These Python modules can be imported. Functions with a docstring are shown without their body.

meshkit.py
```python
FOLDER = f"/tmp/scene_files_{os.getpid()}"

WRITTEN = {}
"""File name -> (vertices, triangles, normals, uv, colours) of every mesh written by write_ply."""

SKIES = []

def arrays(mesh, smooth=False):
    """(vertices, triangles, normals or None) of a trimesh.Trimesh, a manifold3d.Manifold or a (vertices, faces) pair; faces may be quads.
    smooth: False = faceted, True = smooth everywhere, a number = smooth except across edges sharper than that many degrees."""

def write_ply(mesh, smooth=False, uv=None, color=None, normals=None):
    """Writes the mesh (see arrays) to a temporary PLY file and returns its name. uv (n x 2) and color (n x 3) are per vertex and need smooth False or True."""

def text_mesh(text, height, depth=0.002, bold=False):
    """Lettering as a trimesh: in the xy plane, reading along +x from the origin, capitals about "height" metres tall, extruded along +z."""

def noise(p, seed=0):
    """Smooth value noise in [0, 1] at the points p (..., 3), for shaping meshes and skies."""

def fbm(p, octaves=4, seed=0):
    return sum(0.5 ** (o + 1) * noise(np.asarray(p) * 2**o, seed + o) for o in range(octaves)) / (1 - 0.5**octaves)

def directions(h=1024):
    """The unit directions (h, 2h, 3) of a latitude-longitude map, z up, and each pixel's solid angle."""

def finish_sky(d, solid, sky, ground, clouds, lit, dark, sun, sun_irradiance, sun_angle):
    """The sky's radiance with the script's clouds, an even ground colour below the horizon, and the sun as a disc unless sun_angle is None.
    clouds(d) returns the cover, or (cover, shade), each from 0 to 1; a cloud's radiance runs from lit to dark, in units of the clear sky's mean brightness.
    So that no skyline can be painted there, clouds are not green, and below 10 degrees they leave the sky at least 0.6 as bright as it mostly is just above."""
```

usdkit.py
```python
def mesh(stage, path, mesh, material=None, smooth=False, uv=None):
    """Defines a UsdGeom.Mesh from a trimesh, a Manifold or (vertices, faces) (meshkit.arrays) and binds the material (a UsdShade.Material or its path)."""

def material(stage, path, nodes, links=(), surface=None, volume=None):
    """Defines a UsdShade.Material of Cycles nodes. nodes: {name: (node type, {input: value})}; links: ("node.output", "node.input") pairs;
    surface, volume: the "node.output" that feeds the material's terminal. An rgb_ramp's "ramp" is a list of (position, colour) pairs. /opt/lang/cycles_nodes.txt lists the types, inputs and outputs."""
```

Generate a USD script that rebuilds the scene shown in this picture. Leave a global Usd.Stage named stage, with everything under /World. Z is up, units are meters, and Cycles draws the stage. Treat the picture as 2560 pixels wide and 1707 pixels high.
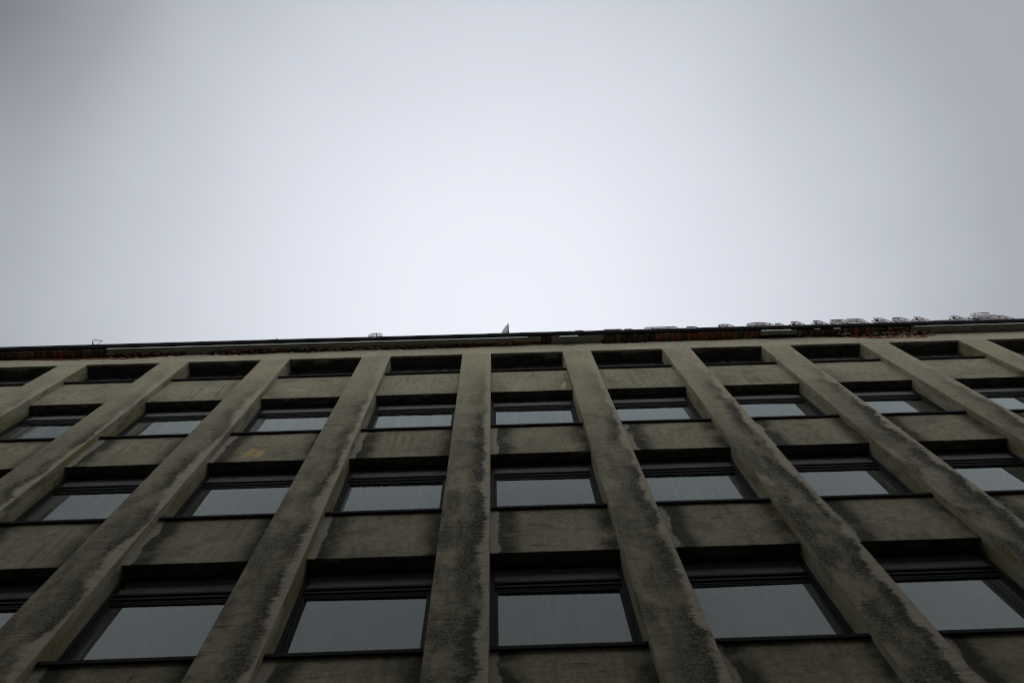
import math, random
import numpy as np
import trimesh
import usdkit, meshkit
from shapely.geometry import Polygon, LineString
from pxr import Usd, UsdGeom, UsdLux, UsdShade, Gf, Sdf

stage = Usd.Stage.CreateInMemory()
UsdGeom.Xform.Define(stage, '/World')
UsdGeom.Scope.Define(stage, '/World/Looks')
EYE = 1.6
random.seed(7)
RNG = np.random.default_rng(7)

# ------------------------------------------------------------------ camera
cam = UsdGeom.Camera.Define(stage, '/World/camera')
cam.CreateFocalLengthAttr(28.0)
cam.CreateHorizontalApertureAttr(36.0)
cam.CreateVerticalApertureAttr(24.0)
cam.CreateFStopAttr(1.4)
cam.CreateFocusDistanceAttr(19.5)
cam.CreateExposureAttr(0.0)
FW = np.array([0.01664795, 0.26560887, 0.96393712])
RT = np.array([0.99946948, 0.02257021, -0.02348075])
UP = np.array([0.02799296, -0.96381664, 0.26509221])
CAM = np.array([0.0, -5.5, EYE])
M4 = Gf.Matrix4d(*RT, 0, *UP, 0, *(-FW), 0, *CAM, 1)
UsdGeom.Xformable(cam).AddTransformOp().Set(M4)


# ------------------------------------------------------------------ material graph helper
class Ref(str):
    pass


class Graph:
    def __init__(self):
        self.nodes, self.links, self.k = {}, [], 0

    def add(self, kind, out, **inp):
        self.k += 1
        name = f'n{self.k}'
        vals = {}
        for a, b in inp.items():
            if isinstance(b, Ref):
                self.links.append((str(b), f'{name}.{a}'))
            else:
                vals[a] = b
        self.nodes[name] = (kind, vals)
        return Ref(f'{name}.{out}')

    def same(self, ref, out):
        return Ref(ref.split('.')[0] + '.' + out)

    def math(self, t, a, b=0.0, c=0.0, clamp=False):
        return self.add('math', 'value', math_type=t, value1=a, value2=b, value3=c, use_clamp=clamp)

    def mul(self, a, b): return self.math('multiply', a, b)
    def addv(self, a, b): return self.math('add', a, b)
    def sub(self, a, b): return self.math('subtract', a, b)

    def smooth(self, v, a, b):
        """0 at a, 1 at b, smooth between."""
        if a < b:
            return self.add('map_range', 'result', range_type='smoothstep', value=v, from_min=a, from_max=b, to_min=0.0, to_max=1.0, clamp=True)
        return self.add('map_range', 'result', range_type='smoothstep', value=v, from_min=b, from_max=a, to_min=1.0, to_max=0.0, clamp=True)

    def pos(self):
        p = self.add('geometry', 'position')
        s = self.add('separate_xyz', 'x', vector=p)
        return p, s, self.same(s, 'y'), self.same(s, 'z')

    def vec(self, x, y, z):
        return self.add('combine_xyz', 'vector', x=x, y=y, z=z)

    def noise(self, vec, scale=1.0, detail=4.0, rough=0.55, distortion=0.0):
        return self.add('noise_texture', 'fac', vector=vec, scale=scale, detail=detail, roughness=rough, distortion=distortion)

    def mix(self, f, a, b, blend='mix'):
        return self.add('mix_color', 'result', blend_type=blend, fac=f, a=a, b=b)

    def scaled(self, p, s):
        return self.add('vector_math', 'vector', math_type='multiply', vector1=p, vector2=s)

    def build(self, name, surface=None, volume=None):
        return usdkit.material(stage, '/World/Looks/' + name, self.nodes, self.links, surface=surface, volume=volume)


# ------------------------------------------------------------------ sky and sun (overcast; the sun stands behind the building)
SKY = 0.1
SUN_EL, SUN_AZ = math.radians(76.0), 0.02           # azimuth from +y towards +x
SUN = np.array([math.cos(SUN_EL) * math.sin(SUN_AZ), math.cos(SUN_EL) * math.cos(SUN_AZ), math.sin(SUN_EL)])
g = Graph()
tc = g.add('texture_coordinate', 'generated')
sky = g.add('sky_texture', 'color', sky_type='single_scattering', sun_disc=False, sun_elevation=SUN_EL, sun_rotation=SUN_AZ)
dirn = g.add('vector_math', 'vector', math_type='normalize', vector1=tc)
# lens vignetting painted into the cloud brightness round the hidden sun, dimming sideways more than along the street's cross axis
TY = np.array([0.0, math.sin(SUN_EL), -math.cos(SUN_EL)])
dz = g.add('vector_math', 'value', math_type='dot_product', vector1=dirn, vector2=tuple(SUN))
dx = g.add('vector_math', 'value', math_type='dot_product', vector1=dirn, vector2=(1.0, 0.0, 0.0))
dy = g.add('vector_math', 'value', math_type='dot_product', vector1=dirn, vector2=tuple(TY))
ax = g.math('degrees', g.math('arcsine', dx))
ay = g.math('degrees', g.math('arctan2', dy, dz))
wob = g.noise(dirn, 1.9, 4.0, 0.55)
ang = g.math('sqrt', g.addv(g.mul(ax, ax), g.mul(g.mul(ay, ay), 0.90)))
ang = g.addv(ang, g.mul(g.sub(wob, 0.5), 10.0))
CL = [(0, (0.845, 0.880, 0.965)), (8, (0.82, 0.855, 0.937)), (14, (0.745, 0.78, 0.855)), (20, (0.655, 0.688, 0.755)), (26, (0.54, 0.57, 0.626)), (32, (0.405, 0.43, 0.467)), (40, (0.375, 0.395, 0.425)), (60, (0.50, 0.515, 0.54)), (90, (0.64, 0.655, 0.68))]  # outer steps rise again to light the upper facade
cloud = g.add('rgb_ramp', 'color', fac=g.math('divide', ang, 90.0), ramp=[(a / 90.0, tuple(np.array(c) / SKY)) for a, c in CL])
# lens corner darkening at upper left, painted into the sky as a dark patch
corner_dir = np.array([-0.56, -0.22, 0.80]); corner_dir /= np.linalg.norm(corner_dir)
bd = g.add('vector_math', 'value', math_type='dot_product', vector1=dirn, vector2=tuple(corner_dir))
ba = g.addv(g.math('degrees', g.math('arccosine', g.math('minimum', bd, 1.0))), g.mul(g.sub(wob, 0.5), 8.0))
bf = g.sub(1.0, g.mul(g.smooth(ba, 18.5, 3.0), 0.62))
cloud = g.mix(1.0, cloud, g.vec(bf, bf, bf), 'multiply')
both = g.mix(0.97, sky, cloud)
bg = g.add('background_shader', 'background', color=both, strength=SKY)
sky_mat = g.build('overcast_sky', surface=bg)
dome = UsdLux.DomeLight.Define(stage, '/World/sky')
UsdShade.MaterialBindingAPI.Apply(dome.GetPrim()).Bind(sky_mat)
dome.GetPrim().SetCustomDataByKey('kind', 'structure')
sun = UsdLux.DistantLight.Define(stage, '/World/sun')
sun.CreateIntensityAttr(0.15)
sun.CreateNormalizeAttr(True)
sun.CreateAngleAttr(20.0)
sun.CreateColorAttr(Gf.Vec3f(1.0, 0.97, 0.93))
zax = Gf.Vec3d(*SUN)
rotm = Gf.Matrix4d(1.0).SetRotate(Gf.Rotation(Gf.Vec3d(0, 0, 1), zax))
UsdGeom.Xformable(sun).AddTransformOp().Set(rotm)

# ------------------------------------------------------------------ object helpers
used = {}


def numbered(parent, name):
    k = used.get((parent, name), 0)
    used[(parent, name)] = k + 1
    return name if k == 0 else f'{name}_{k:03d}'


def path_of(parent):
    return '/World' if parent is None else str(parent.GetPath())


def thing(name, label=None, category=None, group=None, kind=None, loc=(0, 0, 0)):
    x = UsdGeom.Xform.Define(stage, '/World/' + numbered('/World', name))
    x.AddTranslateOp().Set(Gf.Vec3d(*loc))
    p = x.GetPrim()
    for a, b in (('label', label), ('category', category), ('group', group), ('kind', kind)):
        if b:
            p.SetCustomDataByKey(a, b)
    return p


def obj(name, m, mat, parent=None, smooth=False, **data):
    pp = path_of(parent)
    q = usdkit.mesh(stage, f'{pp}/{numbered(pp, name)}', m, mat, smooth=smooth).GetPrim()
    for a, b in data.items():
        q.SetCustomDataByKey(a, b)
    return q


def box(x0, x1, y0, y1, z0, z1):
    m = trimesh.creation.box([x1 - x0, y1 - y0, z1 - z0])
    m.apply_translation([(x0 + x1) / 2, (y0 + y1) / 2, (z0 + z1) / 2])
    return m


def cbox(x0, x1, y0, y1, z0, z1, c=0.01):
    """Box with chamfered edges."""
    v = []
    for sx in (0, 1):
        for sy in (0, 1):
            for sz in (0, 1):
                X, Y, Z = (x0, x1)[sx], (y0, y1)[sy], (z0, z1)[sz]
                dx, dy, dz = (c, -c)[sx], (c, -c)[sy], (c, -c)[sz]
                v += [(X, Y + dy, Z + dz), (X + dx, Y, Z + dz), (X + dx, Y + dy, Z)]
    return trimesh.convex.convex_hull(np.array(v))


def cat(ms):
    return trimesh.util.concatenate(ms)


def tube(pts, r, closed=False, n=6):
    pts = np.asarray(pts, float)
    if closed and np.allclose(pts[0], pts[-1]):
        pts = pts[:-1]
    N = len(pts)
    V = []
    ref = np.array([0, 1.0, 0])
    for i in range(N):
        a = pts[(i - 1) % N] if closed or i > 0 else pts[i]
        b = pts[(i + 1) % N] if closed or i < N - 1 else pts[i]
        t = b - a
        t = t / (np.linalg.norm(t) + 1e-12)
        rr = ref if abs(t @ ref) < 0.95 else np.array([1.0, 0, 0])
        u = np.cross(t, rr); u /= np.linalg.norm(u)
        w = np.cross(t, u)
        for k in range(n):
            th = 2 * math.pi * k / n
            V.append(pts[i] + r * (math.cos(th) * u + math.sin(th) * w))
    Fc = []
    for i in range(N if closed else N - 1):
        j = (i + 1) % N
        for k in range(n):
            l = (k + 1) % n
            Fc += [(i * n + k, i * n + l, j * n + l), (i * n + k, j * n + l, j * n + k)]
    if not closed:
        for k in range(1, n - 1):
            Fc += [(0, k + 1, k), ((N - 1) * n, (N - 1) * n + k, (N - 1) * n + k + 1)]
    return trimesh.Trimesh(np.array(V), np.array(Fc), process=False)


def extrude_xz(poly, y0, y1):
    """Shapely polygon in (x, z) extruded from y0 to y1."""
    m = trimesh.creation.extrude_polygon(poly, y1 - y0, engine='earcut')
    v = m.vertices.copy()
    m2 = trimesh.Trimesh(np.stack([v[:, 0], y0 + v[:, 2], v[:, 1]], 1), m.faces[:, ::-1], process=False)
    return m2


def extrude_yz(prof, x0, x1):
    """Profile [(y, z)] extruded along x."""
    m = trimesh.creation.extrude_polygon(Polygon(prof), x1 - x0, engine='earcut')
    v = m.vertices.copy()
    return trimesh.Trimesh(np.stack([x0 + v[:, 2], v[:, 0], v[:, 1]], 1), m.faces, process=False)


# ------------------------------------------------------------------ facade measures (metres)
W, X0, PW = 2.47366, -0.20, 0.709          # bay pitch, left edge of bay 0, pier width
OPEN = W - PW
BAYS = list(range(-6, 7))
YS, YW = 0.12, 0.305                        # spandrel face, window face (pier face is y = 0)
ROWS = [(17.742, 18.90), (14.235, 16.33), (10.866, 12.99), (7.548, 9.647), (4.21, 6.30), (0.88, 2.97)]
ROWS = [(a + EYE, b + EYE) for a, b in ROWS]
ZSOF = 19.60 + EYE
XMIN, XMAX = X0 - 6.5 * W, X0 + 7.3 * W


# ------------------------------------------------------------------ materials
def speckle(g, p, col, amount=0.5):
    """Rough-cast grain and soft blotches over a colour."""
    fine = g.noise(p, 30.0, 4.0, 0.75)
    mid = g.noise(p, 9.0, 4.0, 0.6)
    big = g.noise(p, 1.1, 3.0, 0.5)
    f = g.addv(g.addv(g.mul(g.sub(fine, 0.5), 0.75), g.mul(g.sub(mid, 0.5), 0.65)), g.mul(g.sub(big, 0.5), 0.55))
    f = g.addv(1.0, g.mul(f, amount * 1.6))
    f3 = g.vec(f, f, f)
    return g.mix(1.0, col, f3, 'multiply')


def flecks(g, p, col, strength=0.6):
    """Short dark horizontal trowel smudges."""
    q = g.scaled(p, (3.2, 3.2, 17.0))
    n = g.noise(q, 1.0, 4.0, 0.6, 0.4)
    m = g.noise(p, 0.9, 2.0, 0.5)
    f = g.mul(g.smooth(n, 0.57, 0.70), g.smooth(m, 0.36, 0.62))
    return g.mix(g.mul(f, strength), col, (0.075, 0.070, 0.058))


def render_bump(g, p, extra=None):
    h = g.addv(g.noise(p, 70.0, 3.0, 0.7), g.mul(g.noise(g.scaled(p, (5.0, 5.0, 16.0)), 1.0, 4.0, 0.6), 2.2))
    return g.add('bump', 'normal', height=h, strength=0.55, distance=0.012)


BASE = (0.405, 0.368, 0.248)
CLEAN = (0.52, 0.465, 0.345)
DARK = (0.055, 0.052, 0.043)


def pier_material():
    g = Graph()
    p, x, y, z = g.pos()
    un = g.math('divide', g.math('floored_modulo', g.sub(x, X0 - PW), W), PW)
    pid = g.math('floor', g.math('divide', g.sub(x, X0 - PW), W))
    # ragged border of the washed strip along the right arris
    n1 = g.noise(g.vec(g.mul(x, 0.55), g.mul(pid, 3.7), g.mul(z, 1.1)), 1.0, 2.0, 0.5)
    n2 = g.noise(g.vec(g.mul(x, 1.3), g.mul(pid, 1.9), g.mul(z, 4.2)), 1.0, 8.0, 0.80)
    b = g.addv(0.83, g.addv(g.mul(g.sub(n1, 0.5), 0.72), g.mul(g.sub(n2, 0.5), 0.44)))
    n3 = g.noise(g.vec(g.mul(x, 7.0), g.mul(pid, 1.1), g.mul(z, 17.0)), 1.0, 4.0, 0.7)
    b = g.addv(b, g.mul(g.sub(n3, 0.5), 0.30))
    d = g.sub(un, b)                                       # > 0 in the washed strip
    zs = g.addv(z, g.mul(g.sub(g.noise(g.vec(g.mul(pid, 5.3), 0.0, g.mul(z, 0.5)), 1.0, 2.0, 0.5), 0.5), 5.0))
    low = g.smooth(zs, 20.2, 14.6)
    strip = g.mul(g.smooth(d, -0.06, 0.12), g.addv(0.25, g.mul(low, 0.75)))
    edge_dark = g.mul(g.smooth(d, -0.60, -0.05), g.smooth(d, 0.055, -0.055))
    blot = g.noise(g.vec(g.mul(x, 2.3), g.mul(pid, 2.0), g.mul(z, 1.25)), 1.0, 5.0, 0.62)
    soot = g.mul(g.mul(edge_dark, low), g.addv(0.30, g.smooth(blot, 0.30, 0.58)))
    wide = g.mul(g.mul(g.smooth(blot, 0.36, 0.60), g.smooth(d, 0.09, -0.09)), g.mul(g.smooth(zs, 19.0, 11.0), 0.85))
    grit = g.noise(p, 26.0, 4.0, 0.75)
    soot = g.mul(g.math('maximum', soot, wide), g.addv(0.35, g.mul(g.smooth(grit, 0.30, 0.60), 0.85)))
    pv = g.add('white_noise_texture', 'value', dimensions='1D', w=pid)
    soot = g.mul(soot, g.addv(0.68, g.mul(pv, 0.40)))
    soot = g.math('minimum', soot, 0.95)
    # faint seams of the render lifts soak dark
    col = speckle(g, p, BASE, 0.8)
    col = flecks(g, p, col, 0.65)
    col = g.mix(strip, col, speckle(g, p, CLEAN, 0.4))
    sm = g.noise(g.scaled(p, (2.6, 1.0, 7.0)), 1.0, 6.0, 0.72)
    col = g.mix(g.mul(g.smooth(sm, 0.50, 0.70), g.mul(low, 0.55)), col, (0.12, 0.112, 0.085))
    col = g.mix(soot, col, speckle(g, p, DARK, 0.5))
    # the returns of the piers: yellow-green tint of algae, soot in patches
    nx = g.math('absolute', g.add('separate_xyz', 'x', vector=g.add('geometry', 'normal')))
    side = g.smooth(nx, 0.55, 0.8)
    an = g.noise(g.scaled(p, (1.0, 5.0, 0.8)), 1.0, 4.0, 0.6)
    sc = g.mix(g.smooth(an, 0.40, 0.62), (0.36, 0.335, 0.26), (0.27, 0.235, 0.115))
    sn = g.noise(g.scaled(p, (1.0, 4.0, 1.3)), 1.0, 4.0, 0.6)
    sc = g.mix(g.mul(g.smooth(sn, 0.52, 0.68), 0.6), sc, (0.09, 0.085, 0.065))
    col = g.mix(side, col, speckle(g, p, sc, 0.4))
    s = g.add('principled_bsdf', 'BSDF', base_color=col, roughness=0.93, specular_ior_level=0.2, normal=render_bump(g, p))
    return g.build('pier_render', surface=s)


def spandrel_material():
    g = Graph()
    p, x, y, z = g.pos()
    u = g.math('floored_modulo', g.sub(x, X0), W)          # 0 .. OPEN across the bay
    bid = g.math('floor', g.math('divide', g.sub(x, X0), W))
    n1 = g.noise(g.vec(g.mul(bid, 3.1), 0.0, g.mul(z, 1.6)), 1.0, 2.0, 0.5)
    n2 = g.noise(g.vec(g.mul(x, 1.5), g.mul(bid, 1.3), g.mul(z, 7.0)), 1.0, 5.0, 0.7)
    b = g.addv(0.12, g.addv(g.mul(g.sub(n1, 0.5), 0.30), g.mul(g.sub(n2, 0.5), 0.14)))
    d = g.sub(u, b)
    low = g.smooth(z, 19.2, 15.0)
    clean = g.mul(g.smooth(d, 0.015, -0.02), low)
    left = g.mul(g.smooth(d, -0.01, 0.03), g.smooth(d, 0.42, 0.06))
    right = g.mul(g.smooth(u, OPEN - 0.40, OPEN - 0.05), 0.75)
    bl = g.noise(g.vec(g.mul(x, 2.0), g.mul(bid, 2.0), g.mul(z, 1.6)), 1.0, 4.0, 0.6)
    soot = g.mul(g.mul(g.math('maximum', left, right), low), g.addv(0.25, g.smooth(bl, 0.32, 0.56)))
    soot = g.math('minimum', soot, 0.88)
    damp = g.mul(g.smooth(g.noise(g.scaled(p, (1.3, 1.0, 2.4)), 1.0, 4.0, 0.6), 0.54, 0.68), 0.38)
    col = speckle(g, p, (0.388, 0.353, 0.237), 0.95)
    col = g.mix(damp, col, (0.13, 0.123, 0.10))
    col = flecks(g, p, col, 0.75)
    # a few rust-yellow runs
    rz = g.noise(g.vec(g.mul(x, 9.0), 0.0, g.mul(z, 0.9)), 1.0, 2.0, 0.5)
    rm = g.noise(g.vec(g.mul(x, 0.8), 4.0, g.mul(z, 0.45)), 1.0, 2.0, 0.5)
    col = g.mix(g.mul(g.mul(g.smooth(rz, 0.62, 0.72), g.smooth(rm, 0.60, 0.68)), 0.8), col, (0.36, 0.235, 0.08))
    dr = g.noise(g.scaled(p, (11.0, 1.0, 0.55)), 1.0, 4.0, 0.6)
    dm = g.noise(g.scaled(p, (0.9, 1.0, 1.4)), 1.0, 2.0, 0.5)
    col = g.mix(g.mul(g.mul(g.smooth(dr, 0.50, 0.68), g.smooth(dm, 0.42, 0.62)), 0.5), col, (0.14, 0.13, 0.10))
    yn = g.noise(g.scaled(p, (9.0, 1.0, 4.0)), 1.0, 4.0, 0.65)
    for cx, cz, rx, rz_, tint in ((-4.86, 15.02, .15, .30, (0.74, 0.56, 0.21)), (-4.52, 14.97, .10, .24, (0.66, 0.50, 0.18)), (-4.33, 14.92, .08, .22, (0.74, 0.56, 0.21)), (1.285, 14.73, .035, .20, (0.55, 0.42, 0.17)), (1.40, 18.22, .06, .28, (0.60, 0.55, 0.40))):
        ddx = g.math('divide', g.addv(g.sub(x, cx), g.mul(g.sub(z, cz), -0.22)), rx)
        ddz = g.math('divide', g.sub(z, cz), rz_)
        rr = g.math('sqrt', g.addv(g.mul(ddx, ddx), g.mul(ddz, ddz)))
        col = g.mix(g.mul(g.smooth(g.addv(rr, g.mul(g.sub(yn, 0.5), 1.6)), 1.10, 0.45), 0.95), col, tint)
    col = g.mix(clean, col, speckle(g, p, (0.47, 0.43, 0.34), 0.5))
    col = g.mix(soot, col, speckle(g, p, DARK, 0.5))
    s = g.add('principled_bsdf', 'BSDF', base_color=col, roughness=0.93, specular_ior_level=0.2, normal=render_bump(g, p))
    return g.build('spandrel_render', surface=s)


def frieze_material():
    g = Graph()
    p, x, y, z = g.pos()
    col = speckle(g, p, (0.475, 0.433, 0.315), 0.8)
    col = flecks(g, p, col, 0.5)
    s = g.add('principled_bsdf', 'BSDF', base_color=col, roughness=0.93, specular_ior_level=0.2, normal=render_bump(g, p))
    return g.build('frieze_render', surface=s)


def simple(name, col, rough=0.6, metallic=0.0, var=0.25, scale=8.0, bump=0.0, spec=0.5, stretch=(1, 1, 1)):
    g = Graph()
    p = g.add('geometry', 'position')
    n = g.noise(g.scaled(p, stretch), scale, 4.0, 0.6)
    f = g.addv(1.0, g.mul(g.sub(n, 0.5), var * 2.5))
    c = g.mix(1.0, col, g.vec(f, f, f), 'multiply')
    kw = dict(base_color=c, roughness=rough, metallic=metallic, specular_ior_level=spec)
    if bump:
        kw['normal'] = g.add('bump', 'normal', height=n, strength=0.6, distance=bump)
    return g.build(name, surface=g.add('principled_bsdf', 'BSDF', **kw))


M = {}
M['pier'] = pier_material()
M['spandrel'] = spandrel_material()
M['frieze'] = frieze_material()


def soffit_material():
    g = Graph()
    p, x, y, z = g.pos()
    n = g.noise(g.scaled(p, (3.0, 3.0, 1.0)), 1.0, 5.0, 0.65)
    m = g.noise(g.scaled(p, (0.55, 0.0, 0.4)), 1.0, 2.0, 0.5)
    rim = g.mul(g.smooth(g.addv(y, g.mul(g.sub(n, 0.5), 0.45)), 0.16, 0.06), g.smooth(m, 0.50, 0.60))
    c = g.mix(g.smooth(n, 0.35, 0.72), (0.050, 0.050, 0.042), (0.105, 0.10, 0.083))  # near-black base with slightly paler blotches
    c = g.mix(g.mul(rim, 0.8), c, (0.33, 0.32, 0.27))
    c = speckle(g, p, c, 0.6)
    return g.build('dark_soffit', surface=g.add('principled_bsdf', 'BSDF', base_color=c, roughness=0.95, specular_ior_level=0.15))


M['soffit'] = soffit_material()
M['slab'] = simple('cornice_slab', (0.27, 0.27, 0.235), 0.9, var=0.55, scale=5.0, bump=0.01, spec=0.2, stretch=(1, 3, 3))
M['facing'] = simple('sky_blocker_plaster', (0.085, 0.078, 0.066), 0.9, var=0.5, scale=1.5)
M['white'] = simple('white_reveal_paint', (0.78, 0.80, 0.78), 0.7, var=0.1)
M['mortar'] = simple('mortar', (0.33, 0.30, 0.26), 0.95, var=0.8, scale=14.0, bump=0.01, spec=0.2)
M['crumb'] = simple('pale_mortar', (0.78, 0.77, 0.73), 0.95, var=0.5, scale=30.0, spec=0.2)
BR = []
for i, (c, v) in enumerate([((0.10, 0.078, 0.055), .8), ((0.075, 0.065, 0.050), .8), ((0.225, 0.092, 0.034), 1.0), ((0.31, 0.10, 0.058), .8), ((0.24, 0.09, 0.045), 1.0), ((0.15, 0.125, 0.095), .8)]):
    BR.append(simple(f'brick_tone_{"abcdef"[i]}', c, 0.92, var=v, scale=11.0, bump=0.006, spec=0.2))
M['gutter'] = simple('dark_sheet_metal', (0.012, 0.010, 0.013), 0.75, 0.0, var=0.5, scale=2.0, spec=0.15)
M['gap_strip'] = simple('pale_gap_paint', (0.72, 0.75, 0.70), 0.5, 0.0, var=0.4, scale=2.5)
M['sill'] = simple('dark_sill_metal', (0.012, 0.009, 0.009), 0.7, 0.0, var=0.5, scale=3.0, spec=0.15)
M['frame'] = simple('dark_frame_paint', (0.022, 0.023, 0.019), 0.6, 0.0, var=0.6, scale=6.0, spec=0.25)
M['inner'] = simple('inner_frame_paint', (0.06, 0.06, 0.06), 0.6, var=0.3, scale=5.0)
M['core'] = simple('inner_masonry', (0.15, 0.145, 0.13), 0.95, var=0.4, scale=2.0)
M['roof'] = simple('roof_felt', (0.05, 0.05, 0.052), 0.95, var=0.4, scale=2.0)
M['steel'] = simple('sign_post_steel', (0.05, 0.045, 0.045), 0.6, var=0.4, scale=6.0)
M['tube'] = simple('sign_glass_tube', (0.62, 0.53, 0.53), 0.25, var=0.15, scale=4.0)
M['dish'] = simple('dish_enamel', (0.62, 0.63, 0.64), 0.5, var=0.5, scale=5.0)
M['rim'] = simple('dish_rim_metal', (0.08, 0.07, 0.08), 0.5, var=0.3, scale=5.0)
M['asphalt'] = simple('asphalt', (0.036, 0.036, 0.037), 0.9, var=0.4, scale=3.0)
M['paving'] = simple('paving_stone', (0.055, 0.053, 0.049), 0.9, var=0.4, scale=2.5)

g = Graph()
p = g.add('geometry', 'position')
c = g.mix(g.smooth(g.noise(p, 3.0, 3.0), 0.35, 0.65), (0.50, 0.52, 0.50), (0.62, 0.64, 0.62))
d1 = g.add('diffuse_bsdf', 'BSDF', color=c)
d2 = g.add('translucent_bsdf', 'BSDF', color=c)
M['panel'] = g.build('sign_panel_acrylic', surface=g.add('mix_closure', 'closure', fac=0.6, closure1=d1, closure2=d2))

g = Graph()
p = g.add('geometry', 'position')
n = g.noise(g.scaled(p, (11.0, 2.0, 0.25)), 1.0, 3.0, 0.5)
c = g.mix(g.smooth(n, 0.3, 0.7), (0.16, 0.175, 0.17), (0.93, 0.95, 0.93))  # shade between the folds put into the colour as dark streaks
d1 = g.add('diffuse_bsdf', 'BSDF', color=c)
d2 = g.add('translucent_bsdf', 'BSDF', color=c)
M['curtain'] = g.build('voile_curtain', surface=g.add('mix_closure', 'closure', fac=0.15, closure1=d1, closure2=d2))


def glass(name, tint, dirt, extra, even=0.0):
    g = Graph()
    p = g.add('geometry', 'position')
    fr = g.math('minimum', g.mul(g.add('fresnel', 'fac', IOR=1.5), extra), 1.0)
    wav = g.add('bump', 'normal', height=g.noise(g.scaled(p, (1.0, 1.0, 0.7)), 1.6, 1.0, 0.4), strength=0.06, distance=0.05)
    t = g.add('transparent_bsdf', 'BSDF', color=tint)
    gl = g.add('glossy_bsdf', 'BSDF', color=(0.93, 1.0, 0.98), roughness=0.02, normal=wav)
    a = g.add('mix_closure', 'closure', fac=fr, closure1=t, closure2=gl)
    dn = g.mul(g.addv(even, g.mul(g.smooth(g.noise(g.scaled(p, (13.0, 5.0, 0.45)), 1.0, 5.0, 0.65), 0.38, 0.72), 1.0 - even)), dirt)
    rnd = g.add('object_info', 'random')
    if not even:
        dn = g.addv(g.mul(dn, g.addv(0.4, rnd)), g.mul(rnd, 0.06))
    df = g.add('diffuse_bsdf', 'BSDF', color=(0.48, 0.52, 0.49))
    b = g.add('mix_closure', 'closure', fac=dn, closure1=a, closure2=df)
    return g.build(name, surface=b)


M['dark_pane'] = simple('dark_window', (0.03, 0.032, 0.035), 0.1, var=0.1)
M['vent_glass'] = glass('filmed_vent_glass', (0.85, 0.89, 0.88), 0.42, 2.3, 0.75)  # even pale film over the upper panes
M['glass'] = glass('window_glass', (0.90, 0.93, 0.92), 0.19, 2.15)

# ------------------------------------------------------------------ ground, pavement
def sheet(x0, x1, y0, y1, z):
    return trimesh.Trimesh(np.array([[x0, y0, z], [x1, y0, z], [x1, y1, z], [x0, y1, z]], float), np.array([[0, 1, 2], [0, 2, 3]]), process=False)


obj('ground', sheet(-1500, 1500, -1500, 1500, -0.125), M['paving'], kind='structure')
obj('road', sheet(-1500, 1500, -9.5, -7.0, -0.121), M['asphalt'], kind='structure')
obj('pavement', cbox(-60, 60, -7.0, 0.0, -0.3, 0.0, 0.02), M['paving'], kind='structure')
obj('pavement', cbox(-60, 60, -11.0, -9.5, -0.3, 0.0, 0.02), M['paving'], kind='structure')

# ------------------------------------------------------------------ the building
B = thing('office_building', 'grey rendered concrete office block with tall ribbed piers, dark recessed windows and crumbling brick cornice', 'building')

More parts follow.
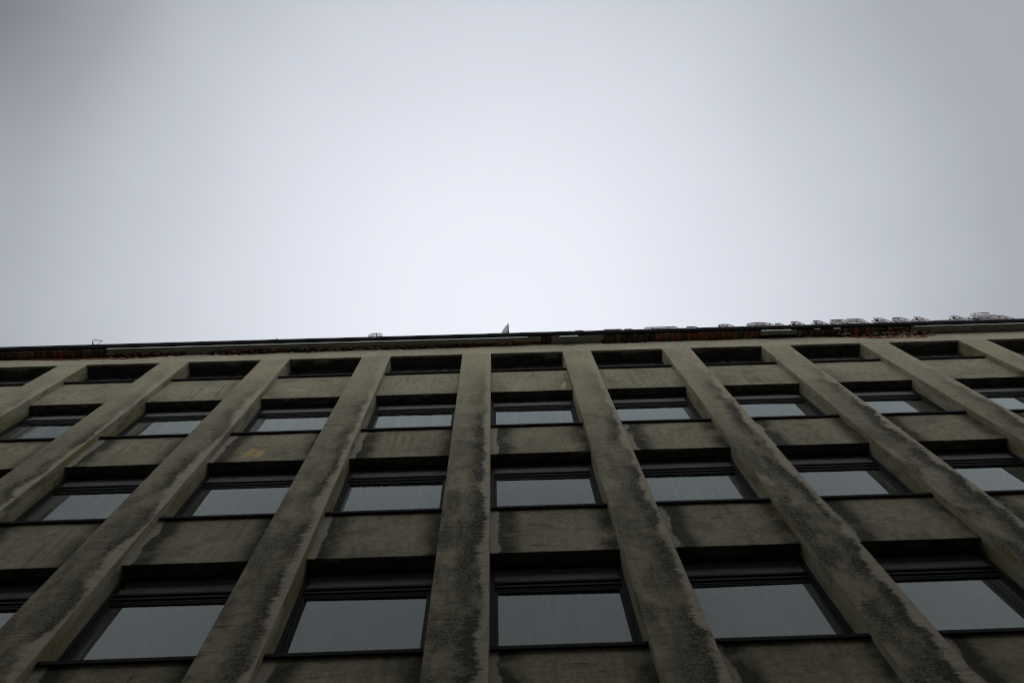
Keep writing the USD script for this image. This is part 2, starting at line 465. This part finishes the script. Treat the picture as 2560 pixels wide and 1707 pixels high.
# unseen block added across the street to shut out low sky from lower floors
FB = thing('facing_building', 'added unseen block across the street that shuts off the low sky', 'building')
FY = -11.0
obj('wall', cbox(-45, 45, FY - 12, FY, 0.0, 20.3, 0.03), M['facing'], FB)
obj('roof', cbox(-45.3, 45.3, FY - 12.3, FY + 0.35, 20.3, 20.65, 0.03), M['roof'], FB)
for wx in range(-11, 12):
    for wz in range(5):
        a0, b0 = wx * 3.6 - 0.8, 2.2 + wz * 3.3
        q = obj('window', cat([box(a0, a0 + .07, FY + .003, FY + .05, b0, b0 + 1.7), box(a0 + 1.53, a0 + 1.6, FY + .003, FY + .05, b0, b0 + 1.7), box(a0 + .07, a0 + 1.53, FY + .003, FY + .05, b0 + 1.63, b0 + 1.7), box(a0 + .07, a0 + 1.53, FY + .003, FY + .05, b0, b0 + .07)]), M['frame'], FB)
        obj('pane', box(a0 + .07, a0 + 1.53, FY + .004, FY + .02, b0 + .07, b0 + 1.63), M['dark_pane'], q)

# rough masonry behind everything, and the roof
obj('wall', box(XMIN - 0.5, XMAX + 0.5, 1.6, 14.0, 0.0, 19.66 + EYE), M['core'], B)
obj('roof', box(XMIN - 0.5, XMAX + 0.5, -0.17, 14.0, 19.665 + EYE, 19.74 + EYE), M['roof'], B)


def lumpy(m, amp, freq, seed, keep=None):
    v = np.array(m.vertices)
    n = meshkit.fbm(v * freq, 3, seed) - 0.5
    n2 = meshkit.fbm(v * freq + 31.7, 3, seed + 5) - 0.5
    v[:, 1] += n * amp * 2
    v[:, 0] += n2 * amp * 2
    m.vertices = v
    return m


def grid_panel(x0, x1, y0, y1, z0, z1, seed, nz=10, amp=0.004):
    """A pier lift: front and two returns as a fine grid with softly worn arrises; top and bottom closed."""
    c = 0.012
    prof = [(x0, y1), (x0, y0 + 0.12), (x0, y0 + c), (x0 + c * 0.4, y0 + c * 0.4), (x0 + c, y0)]
    k = 6
    prof += [(x0 + (x1 - x0) * i / k, y0) for i in range(1, k)]
    prof += [(x1 - c, y0), (x1 - c * 0.4, y0 + c * 0.4), (x1, y0 + c), (x1, y0 + 0.12), (x1, y1)]
    prof = np.array(prof)
    V = []
    zz = np.concatenate([[z0, z0 + 0.006], np.linspace(z0, z1, nz + 1)[1:-1], [z1 - 0.006, z1]])
    cx, cy = (x0 + x1) / 2, y1
    for z in zz:
        s = 0.003 if z in (z0, z1) else 0.0
        for (px, py) in prof:
            q = np.array([px, py, z])
            n = meshkit.fbm(q[None] * 3.0, 3, seed)[0] - 0.5
            n2 = meshkit.fbm(q[None] * np.array([3.0, 3.0, 9.0]) + 9.0, 3, seed)[0] - 0.5
            inner = 0.0 if py >= y1 - 1e-6 else 1.0
            q[1] += inner * (n * amp * 2 + s)
            q[0] += inner * (n2 * amp * 2 * (1 if abs(px - cx) > (x1 - x0) / 2 - 0.02 else 0) - np.sign(px - cx) * s * (abs(px - cx) > (x1 - x0) / 2 - 0.001))
            V.append(q)
    m = len(prof)
    Fc = []
    for i in range(len(zz) - 1):
        for k in range(m - 1):
            a, b, c2, d = i * m + k, i * m + k + 1, (i + 1) * m + k + 1, (i + 1) * m + k
            Fc += [(a, b, c2), (a, c2, d)]
    for base, flip in ((0, False), ((len(zz) - 1) * m, True)):
        for k in range(1, m - 1):
            t = (base, base + k + 1, base + k)
            Fc.append(t[::-1] if flip else t)
    return trimesh.Trimesh(np.array(V), np.array(Fc), process=False)


LIFTS = [0.0, 2.3, 4.35, 6.2, 8.02, 10.18, 12.28, 14.32, 16.10, 17.9, 18.90]
LIFTS = [0.0] + [z + EYE for z in LIFTS[1:]]
for i in range(-6, 8):
    xr = X0 + i * W
    xl = xr - PW
    pr = obj('pier', box(xl + 0.012, xr - 0.012, 0.02, 0.95, 0.0, 19.0 + EYE), M['core'], B)
    for k in range(len(LIFTS) - 1):
        if LIFTS[k + 1] < 6.0:                       # far below the frame: plain lifts
            pm = cbox(xl, xr, 0.0, 0.45, LIFTS[k] + 0.002, LIFTS[k + 1] - 0.002, 0.008)
        else:
            pm = grid_panel(xl, xr, 0.0, 0.45, LIFTS[k] + 0.001, LIFTS[k + 1] - (0.0 if k == len(LIFTS) - 2 else 0.001), 100 + i * 17 + k)
        obj('panel', pm, M['pier'], pr, smooth=40)


def spandrel_mesh(x0, x1, z0, z1, seed):
    nx, nz = 10, 8
    V, Fc = [], []
    xs, zs = np.linspace(x0, x1, nx + 1), np.linspace(z0, z1, nz + 1)
    for z in zs:
        for x in xs:
            q = np.array([x, YS, z])
            q[1] += (meshkit.fbm(q[None] * 2.4, 3, seed)[0] - 0.5) * 0.012
            V.append(q)
    for i in range(nz):
        for k in range(nx):
            a = i * (nx + 1) + k
            Fc += [(a, a + 1, a + nx + 2), (a, a + nx + 2, a + nx + 1)]
    n = len(V)
    back = [(x0, 0.95, z0), (x1, 0.95, z0), (x1, 0.95, z1), (x0, 0.95, z1)]
    V += [np.array(b) for b in back]
    bot = list(range(nx + 1))
    top = [nz * (nx + 1) + k for k in range(nx + 1)]
    for k in range(nx):
        Fc += [(bot[k + 1], bot[k], n), (top[k], top[k + 1], n + 3)]
    Fc += [(bot[nx], n, n + 1), (top[nx], n + 2, n + 3)]
    Fc += [(n, n + 3, n + 2), (n, n + 2, n + 1)]
    return trimesh.Trimesh(np.array(V), np.array(Fc), process=False)


def window(bx, sb, hd, row):
    """One double box window: outer frame with transom, glass, inner sash, voile curtain; plus its sill."""
    x0, x1 = bx + 0.004, bx + OPEN - 0.004
    zb, zt = sb + 0.055, hd - 0.009
    y0, y1 = YW, YW + 0.075
    fw = 0.055
    t1, t0 = hd - 0.40, hd - 0.61           # transom
    if row == 0:
        t1, t0 = hd - 0.36, hd - 0.54
    jr = random.uniform(-0.004, 0.004)
    ms = [box(x0, x0 + fw, y0, y1, zb, zt), box(x1 - fw, x1, y0, y1, zb, zt),
          box(x0 + fw, x1 - fw, y0, y1, zt - fw * 1.3, zt), box(x0 + fw, x1 - fw, y0, y1, zb, zb + 0.07)]
    fr = obj('window', cat(ms), M['frame'], B)
    # transom: two proud rails with a recessed slot between them
    tm = [box(x0 + fw, x1 - fw, y0 + 0.030, y1 - 0.004, t0, t1 - 0.004),
          cbox(x0 + fw, x1 - fw, y0 - 0.004, y0 + 0.029, t1 - 0.050, t1 - 0.003, 0.006),
          cbox(x0 + fw, x1 - fw, y0 + 0.004, y0 + 0.029, t0 + 0.075, t0 + 0.125, 0.006),
          cbox(x0 + fw, x1 - fw, y0 + 0.008, y0 + 0.029, t0 + 0.003, t0 + 0.035, 0.006)]
    obj('transom', cat(tm), M['frame'], fr)
    # opening sash rails round the lower pane
    sr = 0.038
    a0, a1, c0, c1 = x0 + fw + 0.003, x1 - fw - 0.003, zb + 0.073, t0 - 0.003
    sm = [box(a0, a0 + sr, y0 + 0.016, y1 - 0.006, c0, c1), box(a1 - sr, a1, y0 + 0.016, y1 - 0.006, c0, c1),
          box(a0 + sr, a1 - sr, y0 + 0.016, y1 - 0.006, c1 - 0.022, c1), box(a0 + sr, a1 - sr, y0 + 0.016, y1 - 0.006, c0, c0 + sr)]
    obj('sash', cat(sm), M['frame'], fr)

    def pane(px0, px1, pz0, pz1, y, tilt):
        v = np.array([[px0, y, pz0], [px1, y + tilt[0], pz0], [px1, y + tilt[0] + tilt[1], pz1], [px0, y + tilt[1], pz1]])
        return trimesh.Trimesh(v, np.array([[0, 1, 2], [0, 2, 3]]), process=False)
    tl = (random.uniform(-0.012, 0.012), random.uniform(-0.010, 0.010))
    obj('lower_pane', pane(a0 + sr - 0.004, a1 - sr + 0.004, c0 + sr - 0.004, c1 - 0.018, y0 + 0.034, tl), M['glass'], fr)
    obj('upper_pane', pane(x0 + fw - 0.004, x1 - fw + 0.004, t1 - 0.004, zt - fw * 1.3 + 0.004, y0 + 0.040, (0, 0)), M['vent_glass' if row else 'glass'], fr)
    # inner sash of the box window
    yi = YW + 0.30
    im = [box(x0, x0 + 0.10, yi, yi + 0.05, zb, zt), box(x1 - 0.10, x1, yi, yi + 0.05, zb, zt),
          box(x0 + 0.10, x1 - 0.10, yi, yi + 0.05, t0 + 0.0, t1), box(x0 + 0.10, x1 - 0.10, yi, yi + 0.05, zb, zb + 0.1), box(x0 + 0.10, x1 - 0.10, yi, yi + 0.05, zt - 0.08, zt)]
    obj('inner_sash', cat(im), M['inner'], fr)
    obj('inner_reveal', box(x0, x1, y1 + 0.004, yi - 0.003, zt - 0.012, zt), M['white'], fr)
    # curtain just behind the inner sash
    nx = 90
    ca, cb = {(0, 3): (0, .79), (1, 3): (0, .76), (-1, 3): (0, 1), (-2, 3): (.30, 1), (-3, 3): (.2, 1), (2, 3): (0, .62)}.get((round((bx - X0) / W), row), random.choice([(0, 1), (0, 1), (0, 1), (0, .8), (.2, 1), (.35, 1), (0, .6)]))
    xs = np.linspace(x0 + 0.02 + ca * OPEN, x1 - 0.02 - (1 - cb) * OPEN, nx)
    ph, f = random.uniform(0, 6), random.uniform(38, 52)
    yy = yi + 0.14 + 0.035 * np.sin(xs * f + ph + 1.3 * np.sin(xs * 5 + ph)) + 0.012 * np.sin(xs * 17 + ph)
    V = np.concatenate([np.stack([xs, yy, np.full(nx, zb + 0.03)], 1), np.stack([xs, yi + 0.14 + 0.0 * yy, np.full(nx, zt - 0.02)], 1)])
    Fc = np.array([t for k in range(nx - 1) for t in ((k, k + 1, nx + k + 1), (k, nx + k + 1, nx + k))])
    obj('curtain', trimesh.Trimesh(V, Fc, process=False), M['curtain'], fr, smooth=True)
    # sill: sloped sheet with a hanging lip
    ys = YS - 0.042
    prof = [(YW - 0.002, sb + 0.075), (YW - 0.002, sb + 0.060), (YS - 0.016, sb + 0.058), (YS - 0.016, sb + 0.004), (ys + 0.014, sb), (ys, sb + 0.006), (ys, sb + 0.062)]
    s = extrude_yz(prof, x0 + 0.002, x1 - 0.002)
    v = np.array(s.vertices)
    v[:, 2] += jr + 0.006 * np.sin(v[:, 0] * 3.0)
    s.vertices = v
    obj('window_sill', s, M['sill'], B)


for i in BAYS:
    bx = X0 + i * W
    for r, (sb, hd) in enumerate(ROWS):
        window(bx, sb, hd, r)
        z0 = ROWS[r + 1][1] if r + 1 < len(ROWS) else 0.0
        if r > 0:
            obj('window_head', box(bx + 0.003, bx + OPEN - 0.003, YS + 0.010, YW + 0.085, hd - 0.006, hd - 0.001), M['soffit'], B)  # thin near-black plate under the head
        obj('spandrel', spandrel_mesh(bx + 0.001, bx + OPEN - 0.001, z0, sb + 0.056, 300 + i * 13 + r), M['spandrel'], B, smooth=40)

# ------------------------------------------------------------------ frieze with broken plaster
EDGE = [(-16.4, 19.40), (-14.0, 19.44), (-12.55, 19.48), (-11.9, 19.45), (-11.39, 19.39), (-10.84, 19.33), (-10.26, 19.35), (-9.32, 19.32), (-8.67, 19.36), (-8.5, 19.43), (-8.03, 19.47), (-8.0, 19.6), (-7.47, 19.6), (-7.3, 19.46), (-6.77, 19.38),
        (-6.13, 19.38), (-5.53, 19.50), (-4.86, 19.43), (-4.51, 19.47), (-3.7, 19.53), (-3.06, 19.57), (-2.84, 19.53), (-2.14, 19.47), (-1.59, 19.53), (-0.83, 19.50), (-0.29, 19.53), (0.25, 19.54), (0.8, 19.57), (1.15, 19.59), (1.2, 19.6),
        (2.64, 19.6), (2.66, 19.48), (3.58, 19.47), (3.97, 19.54), (4.69, 19.53), (5.26, 19.54), (5.5, 19.52), (5.99, 19.57), (7.02, 19.58), (8.0, 19.58), (8.61, 19.52), (9.08, 19.40), (9.5, 19.28), (10.34, 19.19), (10.8, 19.20), (10.95, 19.32), (11.16, 19.40), (11.24, 19.6), (17.9, 19.6)]
EX, EZ = np.array([e[0] for e in EDGE]), np.array([e[1] for e in EDGE]) + EYE
xs = np.arange(XMIN, XMAX, 0.035)
ze = np.interp(xs, EX, EZ)
rag = (meshkit.fbm(np.stack([xs * 5, xs * 0, xs * 0 + 2], 1), 4, 3) - 0.5) * 0.09 + (meshkit.noise(np.stack([xs * 23, xs * 0, xs * 0], 1), 9) - 0.5) * 0.03
ze = np.where(ze < ZSOF - 0.004, np.minimum(ze + rag, ZSOF - 0.01), ZSOF)
ZF = 18.90 + EYE
poly = Polygon([(XMIN, ZF)] + [(x, ZF) for x in np.arange(XMIN + 0.3, XMAX, 0.3)] + [(XMAX - 0.03, ZF)] + list(zip(xs[::-1], ze[::-1])))
fz = extrude_xz(poly, 0.0, 0.05)
obj('frieze', fz, M['frieze'], B)
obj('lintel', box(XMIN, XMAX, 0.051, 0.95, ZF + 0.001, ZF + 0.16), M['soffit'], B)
obj('parapet_core', box(XMIN, XMAX, 0.062, 1.55, ZF + 0.161, ZSOF + 0.06), M['mortar'], B)

# cornice slabs, pale strips painted for the bright sky gap, gutter
YO = -0.20


def slab(x0, x1, name='cornice_slab'):
    n = max(2, int((x1 - x0) / 0.12))
    xx = np.linspace(x0, x1, n)
    jag = (meshkit.fbm(np.stack([xx * 3, xx * 0, xx * 0], 1), 4, 21) - 0.5)
    V, Fc = [], []
    for k, x in enumerate(xx):
        ex = np.interp(x, EX, EZ)
        yi = -0.075 + jag[k] * 0.05 if ex < ZSOF - 0.004 else 0.0
        dz = 0.006 * math.sin(x * 1.7) + 0.008 * jag[k]
        V += [(x, YO, ZSOF + 0.0 + dz), (x, yi, ZSOF + 0.004 + dz), (x, yi, ZSOF + 0.05), (x, YO, ZSOF + 0.05)]
    for k in range(n - 1):
        a = k * 4
        for q in range(4):
            b, c, d = a + (q + 1) % 4, a + 4 + (q + 1) % 4, a + 4 + q
            Fc += [(a + q, b, c), (a + q, c, d)]
    Fc += [(0, 2, 1), (0, 3, 2), ((n - 1) * 4, (n - 1) * 4 + 1, (n - 1) * 4 + 2), ((n - 1) * 4, (n - 1) * 4 + 2, (n - 1) * 4 + 3)]
    m = trimesh.Trimesh(np.array(V), np.array(Fc), process=False)
    m.fix_normals()
    obj(name, m, M['slab'], B)


for a, b in ((-9.9, -6.4), (-6.395, -2.9), (-2.895, 1.08), (1.35, 2.68), (6.72, 7.66), (10.62, 14.2), (14.205, XMAX)):
    slab(a, b)
for a, b, h in ((-9.9, -6.6, .012), (-6.6, -3.0, .014), (-3.0, 0.75, .017), (1.55, 2.02, .03), (6.74, 7.5, .022), (8.1, 8.25, .012), (8.6, 8.78, .012), (10.7, 14.1, .009), (14.1, XMAX, .010)):
    obj('drip_edge', box(a, b - 0.003, YO - 0.012, YO - 0.002, ZSOF - 0.012 - h * 2.2, ZSOF + 0.02), M['gap_strip'], B)  # pale strip in place of sky showing between slab and gutter

for k, x in enumerate(np.arange(XMIN, XMAX - 0.1, 2.0)):
    dz = random.uniform(-0.008, 0.008)
    z0, z1 = 19.625 + EYE + dz, 19.76 + EYE + dz
    prof = [(-0.16, z1 - 0.02), (-0.16, z0 + 0.02), (-0.215, z0), (-0.25, z0 + 0.012), (-0.28, z0 + 0.05), (-0.285, z1), (-0.262, z1 + 0.006), (-0.255, z1 - 0.012)]
    gm = extrude_yz(prof, x, min(x + 2.0, XMAX))
    ob = obj('gutter', gm, M['gutter'], B)

# exposed bricks: headers under the overhang, and courses where the plaster has fallen
NB, REST = 0, []


def brick(x0, x1, y0, y1, z0, z1, tone):
    global NB
    NB += 1
    m = cbox(x0, x1, y0, y1, z0, z1, 0.007)
    v = np.array(m.vertices)
    v += (meshkit.noise(v * 37.0, NB)[:, None] - 0.5) * 0.012
    ctr = v.mean(0)
    a = random.uniform(-0.03, 0.03)
    d = v - ctr
    v = ctr + np.stack([d[:, 0] * math.cos(a) - d[:, 1] * math.sin(a), d[:, 0] * math.sin(a) + d[:, 1] * math.cos(a), d[:, 2]], 1)
    if NB <= 296:
        obj('brick', trimesh.Trimesh(v, m.faces, process=False), BR[tone], B)
    else:
        REST.append(trimesh.Trimesh(v, m.faces, process=False))


def tones(w):
    return random.choices(range(6), w)[0]


def header_zone(x0, x1, wts):
    x = x0
    while x < x1 - 0.05:
        b = 0.128
        dz = random.uniform(-0.018, 0.006)
        brick(x, min(x + b, x1), YO + random.uniform(0.0, 0.03), -0.004, ZSOF + 0.004 + dz, ZSOF + 0.062 + dz * 0.4, tones(wts))
        x += 0.146


header_zone(-12.75, -9.9, (4, 4, .7, .5, .6, 3))
header_zone(1.09, 1.34, (2, 2, 1, 1, 1, 2))
header_zone(2.70, 4.1, (4, 4, .5, .6, .5, 3))
header_zone(4.1, 6.70, (1.5, 1.5, 4, 1, 2.5, 1))
header_zone(7.68, 10.60, (3, 3, 1.6, .8, 1.4, 2))
for c in range(6):
    zt = ZSOF - 0.004 - c * 0.078
    zb = zt - 0.068
    x = -12.75 + (c % 2) * 0.13
    while x < 11.4:
        x1 = x + 0.25
        e = np.interp(np.linspace(x, x1, 5), xs, ze)
        if e.min() < zt - 0.012 and e.min() < ZSOF - 0.02:
            brick(x, x1 - 0.012, 0.006 + random.uniform(0, 0.012), 0.10, zb, zt, tones((.5, .3, 1.2, 3, 2, .6)))
        x += 0.262

def inner_strip(x0, x1):
    x = x0
    while x < x1 - 0.06:
        dz = random.uniform(-0.012, 0.008)
        brick(x, min(x + 0.25, x1), -0.082 + random.uniform(-0.01, 0.012), -0.002, ZSOF + 0.004 + dz, ZSOF + 0.06, tones((1.2, 1.0, 1.2, 2.6, 1.8, 1.0)))
        x += 0.262


inner_strip(-9.88, -8.02)
inner_strip(-7.45, 1.06)
inner_strip(10.62, 11.22)
obj('brick_ends', cat(REST), BR[4], B, kind='stuff')
# pale mortar crumbs hanging in the broken band
ms = []
spots = [(-10.0, -7.9, 40), (-7.5, -4.5, 60), (-4.4, -1.4, 70), (-1.4, 1.1, 14), (2.6, 4.0, 5), (8.7, 9.6, 25), (9.6, 11.2, 95)]
for a, b, n in spots:
    for _ in range(n):
        x = random.uniform(a, b)
        e = np.interp(x, xs, ze)
        if e > ZSOF - 0.01:
            continue
        if random.random() < 0.6:
            y, z = random.uniform(-0.075, 0.0), ZSOF - random.uniform(0.0, 0.012)
        else:
            y, z = 0.008, random.uniform(e, ZSOF)
        s = trimesh.creation.icosphere(1, 1.0)
        s.apply_scale([random.uniform(0.015, 0.07), random.uniform(0.006, 0.014), random.uniform(0.006, 0.018)])
        v = np.array(s.vertices) * (1 + 0.5 * (meshkit.noise(np.array(s.vertices) * 40 + x, 4)[:, None] - 0.5))
        ms.append(trimesh.Trimesh(v + [x, y, z], s.faces, process=False))
obj('mortar_crumbs', cat(ms), M['crumb'], B, kind='stuff')

# ------------------------------------------------------------------ rooftop sign: letters of glass tube on steel posts
ROOF = 19.74 + EYE
YT, YP = 0.12, 0.165
# x0, x1, top, outline, label
LET = [
    (-6.16, -6.04, 21.39, 'peak', 'tiny tip of a tube letter peeping over the roof edge left of the ring'),
    (-3.60, -3.22, 21.62, 'ring', 'round ring of pale tube on dark posts above the fourth window bay'),
    (1.86, 2.04, 21.27, 'arch', 'barely visible low arch of tube right of the satellite dish'),
    (2.09, 2.48, 21.31, 'slope', 'low sloping tube letter barely above the roof edge right of the dish'),
    (2.90, 3.43, 21.34, 'flat', 'low flat-topped tube letter with dark posts, first flat one right of the dish'),
    (3.46, 3.84, 21.33, 'slope', 'low tube letter with falling right side beside a flat-topped one'),
    (4.07, 4.98, 21.45, 'flat', 'long straight flat-topped tube letter with rounded corners, widest flat one on the roof edge'),
    (5.20, 5.66, 21.40, 'slope', 'small tube letter sloping right, between the longest flat one and a rounded one'),
    (6.08, 6.56, 21.57, 'arch', 'small rounded tube letter left of the longest arch'),
    (6.92, 7.67, 21.64, 'wide', 'longest curved arch of tube on the roof sign'),
    (7.71, 8.02, 21.49, 'slope', 'short sloping tube joined to the right end of the longest arch'),
    (8.16, 8.58, 21.63, 'trap', 'tube letter with grey panel, first to the right of the longest arch'),
    (8.80, 9.22, 21.68, 'trap', 'tube letter with grey panel between the longest arch and the flat-topped pair'),
    (9.37, 9.80, 21.72, 'flat', 'left letter of the adjoining flat-topped pair of tube letters'),
    (9.84, 10.32, 21.76, 'flat', 'right letter of the adjoining flat-topped pair of tube letters'),
    (10.55, 11.03, 21.77, 'trap', 'tube letter with dark-topped grey panel, first right of the flat-topped pair'),
    (11.16, 11.63, 21.77, 'slope', 'tube letter with sloping right side above the broken brick patch'),
    (11.70, 12.12, 21.76, 'trap', 'rounded tube letter left of the low straight rail'),
    (12.76, 13.22, 21.77, 'trap', 'tube letter with grey panel between the low rail and the tallest coil'),
    (13.53, 14.06, 22.16, 'coil', 'tallest sign letter, a stack of coiled tube near the right end'),
    (13.98, 14.50, 21.67, 'trap', 'last sign letter at the far right end of the roof sign'),
]


def outline(kind, w, h):
    if kind == 'peak':
        return Polygon([(0, 0), (w, 0), (w, h * .5), (w * .55, h), (w * .4, h), (0, h * .5)])
    if kind == 'flat':
        return Polygon([(0, 0), (w, 0), (w, h), (0, h)]).buffer(-0.09).buffer(0.09)
    if kind in ('arch', 'wide'):
        r = 0.45 if kind == 'arch' else 0.32
        t = np.linspace(0, math.pi, 20)
        return Polygon([(0, 0), (w, 0)] + [(w / 2 + w / 2 * math.cos(a), h - r + r * math.sin(a) ** (.8)) for a in t])
    if kind == 'slope':
        return Polygon([(0, 0), (w, 0), (w, h - .75), (w * .66, h), (w * .05, h)]).buffer(-0.05).buffer(0.05)
    return Polygon([(0, 0), (w, 0), (w, h - .62), (w * .68, h), (w * .2, h), (0, h - .35)]).buffer(-0.06).buffer(0.06)


def loop(ring, x0, y, z0):
    ls = LineString(ring.coords)
    n = max(16, int(ls.length / 0.05))
    return np.array([(x0 + q.x, y, z0 + q.y) for q in (ls.interpolate(k / n, normalized=True) for k in range(n))])


for (xa, xb, top, kind, label) in LET:
    z0, zt, w = ROOF + 0.10, top + EYE, xb - xa
    h = zt - z0
    t = thing('sign_letter', label, 'sign letter', group='tube letters of the rooftop sign', loc=(xa, 0, ROOF))
    L = lambda v: trimesh.Trimesh(np.array(v.vertices) - [xa, 0, ROOF], v.faces, process=False)
    if kind == 'ring' or kind == 'coil':
        n = 40
        if kind == 'ring':
            tops = [(zt - 0.20, w / 2, 0.20, YT), (zt - 0.30, w / 2 * .96, 0.18, YP - 0.02)]
        else:
            tops = [(zt - 0.25, w * .46, 0.24, YT), (zt - 0.42, w * .50, 0.26, YT + .02), (zt - 0.60, w * .42, .26, YT - .02), (zt - 0.78, w * .5, .28, YT + .03), (zt - 0.95, w * .45, .28, YT)]
        for q, (zc, rx, rz, yy) in enumerate(tops):
            pts = np.array([(xa + w / 2 + rx * math.cos(a), yy + 0.10 * math.sin(a) * (kind == 'coil'), zc + rz * math.sin(a)) for a in np.linspace(0, 2 * math.pi, n, endpoint=False)])
            obj('glass_tube', L(tube(pts, 0.016, True)), M['tube'], t, smooth=True)
        for fx in (0.12, 0.5, 0.88):
            obj('post', L(tube([(xa + w * fx, YP + 0.03, ROOF), (xa + w * fx, YP + 0.03, zt - (0.06 if fx == .5 else 0.3))], 0.018)), M['steel'], t)
        obj('bracket', L(tube([(xa + w * .5, YT, zt - 0.03), (xa + w * .5, YP + .03, zt - 0.06)], 0.012)), M['steel'], t)
        obj('cross_bar', L(tube([(xa + w * .02, YP, zt - 0.55), (xa + w * .98, YP, zt - 0.55)], 0.016)), M['steel'], t)
        if kind == 'coil':
            pl = outline('trap', w * 1.1, h - .42)
            pl = pl.buffer(0)
            obj('panel', L(extrude_xz(Polygon([(xa + q[0], z0 + q[1]) for q in pl.exterior.coords], [[(xa + q[0], z0 + q[1]) for q in r.coords] for r in pl.interiors]), YP, YP + 0.02)), M['panel'], t)
            obj('cross_arm', L(cat([tube([(xa - .28, YT, zt - 0.62), (xa - .18, YT, zt - .85), (xa + w * .3, YT + .05, zt - .85)], 0.018)])), M['steel'], t)
        continue
    s = min(0.15, w * 0.3)
    pl = outline(kind, w, h)
    hole = pl.buffer(-s)
    stroke = pl.difference(hole)
    sh = lambda P: Polygon([(xa + q[0], z0 + q[1]) for q in P.exterior.coords], [[(xa + q[0], z0 + q[1]) for q in r.coords] for r in P.interiors])
    if kind == 'trap':
        low = pl.intersection(Polygon([(-1, -1), (w + 1, -1), (w + 1, h - 0.13), (-1, h - 0.13)]))
        obj('panel', L(extrude_xz(sh(low), YP, YP + 0.02)), M['panel'], t)
        obj('panel_edge', L(tube([(xa + 0.01, YP - 0.008, z0 + h - 0.13), (xa + w * .78, YP - 0.008, z0 + h - 0.13)], 0.016)), M['steel'], t)
    else:
        obj('panel', L(extrude_xz(sh(stroke), YP, YP + 0.02)), M['panel'], t)
    obj('glass_tube', L(tube(loop(pl.exterior, xa, YT, z0), 0.017, True)), M['tube'], t, smooth=True)
    if not hole.is_empty and hole.geom_type == 'Polygon':
        obj('glass_tube', L(tube(loop(hole.exterior, xa, YT, z0), 0.014, True)), M['tube'], t, smooth=True)
    obj('frame_rail', L(cat([tube(loop(pl.buffer(-0.02).exterior, xa, YP - 0.006, z0), 0.012, True, 5)])), M['steel'], t)
    for fx in ((0.25, 0.45, 0.72) if kind != 'wide' else (0.12, .3, .5, .72, .92)):
        zz = pl.intersection(LineString([(w * fx, 0), (w * fx, h + 1)])).bounds[3] + z0
        obj('standoff', L(tube([(xa + w * fx, YT, zz - 0.01), (xa + w * fx, YP + 0.01, zz - 0.03)], 0.014)), M['steel'], t)
        obj('post', L(tube([(xa + w * fx, YP + 0.06, ROOF), (xa + w * fx, YP + 0.06, zz - 0.05)], 0.016)), M['steel'], t)

# bent tube on the far left and low rail on the right
t = thing('bent_tube', 'thin bent tube on a dark post rising above the roof edge near the left end', 'bent tube', loc=(-11.36, 0.12, ROOF))
zt = 21.76 + EYE - ROOF
obj('glass_tube', tube([(0, .10, zt), (0, .02, zt), (.03, 0, zt + .01), (.30, 0, zt - 0.07), (.345, 0, zt - .14), (.35, 0, zt - .6), (.35, .0, 0.3)], 0.013), M['tube'], t)
obj('post', tube([(0, .20, 0), (0, .20, zt - .02), (0, .17, zt), (0, .08, zt)], 0.019), M['steel'], t)
obj('bracket', tube([(0, .18, zt - .02), (.16, .19, zt - .06)], 0.010), M['steel'], t)
t = thing('sign_rail', 'low straight tube rail with short dark posts between two sign letters on the right', 'rail', loc=(12.1, 0.12, ROOF))
zt = 21.34 + EYE - ROOF
obj('glass_tube', tube([(-.12, 0, zt - .12), (.0, 0, zt - .03), (0.3, 0, zt), (.62, 0, zt - .02)], 0.014), M['tube'], t)
for q in (0.0, 0.28, 0.45):
    obj('post', tube([(q, 0.0, 0), (q, 0.0, zt - 0.01)], 0.016), M['steel'], t)

# ------------------------------------------------------------------ satellite dish seen edge-on above the gutter
R, DEP = 0.42, 0.23
ctr = np.array([0.28, 0.1 + 0.965 * R, 22.26 + EYE - 0.265 * R])
t = thing('satellite_dish', 'pale grey satellite dish seen edge-on, a pointed fin above the middle of the roof edge', 'satellite dish', loc=tuple(ctr - [0, 0, ctr[2] - ROOF]))
off = ctr - np.array([ctr[0], ctr[1], ROOF])
V, Fc = [], []
nr, na = 10, 48
for k in range(nr + 1):
    r = R * k / nr
    for a in range(na):
        th = 2 * math.pi * a / na
        V.append((-DEP * (1 - (r / R) ** 2), r * math.cos(th), r * math.sin(th)))
V = np.array(V)
for k in range(nr):
    for a in range(na):
        b = (a + 1) % na
        Fc += [(k * na + a, (k + 1) * na + a, (k + 1) * na + b), (k * na + a, (k + 1) * na + b, k * na + b)]
n = len(V)
V2 = V + [0.012, 0, 0]
Fc = np.array(Fc)
dm = trimesh.Trimesh(np.vstack([V, V2]) + off, np.vstack([Fc, Fc[:, ::-1] + n]), process=False)
obj('reflector', dm, M['dish'], t, smooth=40)
rim = np.array([(0.004, R * math.cos(a), R * math.sin(a)) for a in np.linspace(0, 2 * math.pi, 64, endpoint=False)]) + off
obj('rim', tube(rim, 0.014, True), M['rim'], t, smooth=True)
obj('mast', tube([(-0.30, 0, 0), (-0.30, 0, off[2] + 0.05)], 0.03, n=10), M['steel'], t)
obj('mount', cat([box(-0.34, -0.20, -0.05, 0.05, off[2] - 0.08, off[2] + 0.06)]), M['steel'], t)
obj('feed_arm', tube([off + [0.0, 0, -R], off + [0.3, 0, -0.12]], 0.012), M['steel'], t)
obj('receiver', tube([off + [0.27, 0, -0.12], off + [0.36, 0, -0.10]], 0.03, n=10), M['rim'], t)
print('bricks', NB)
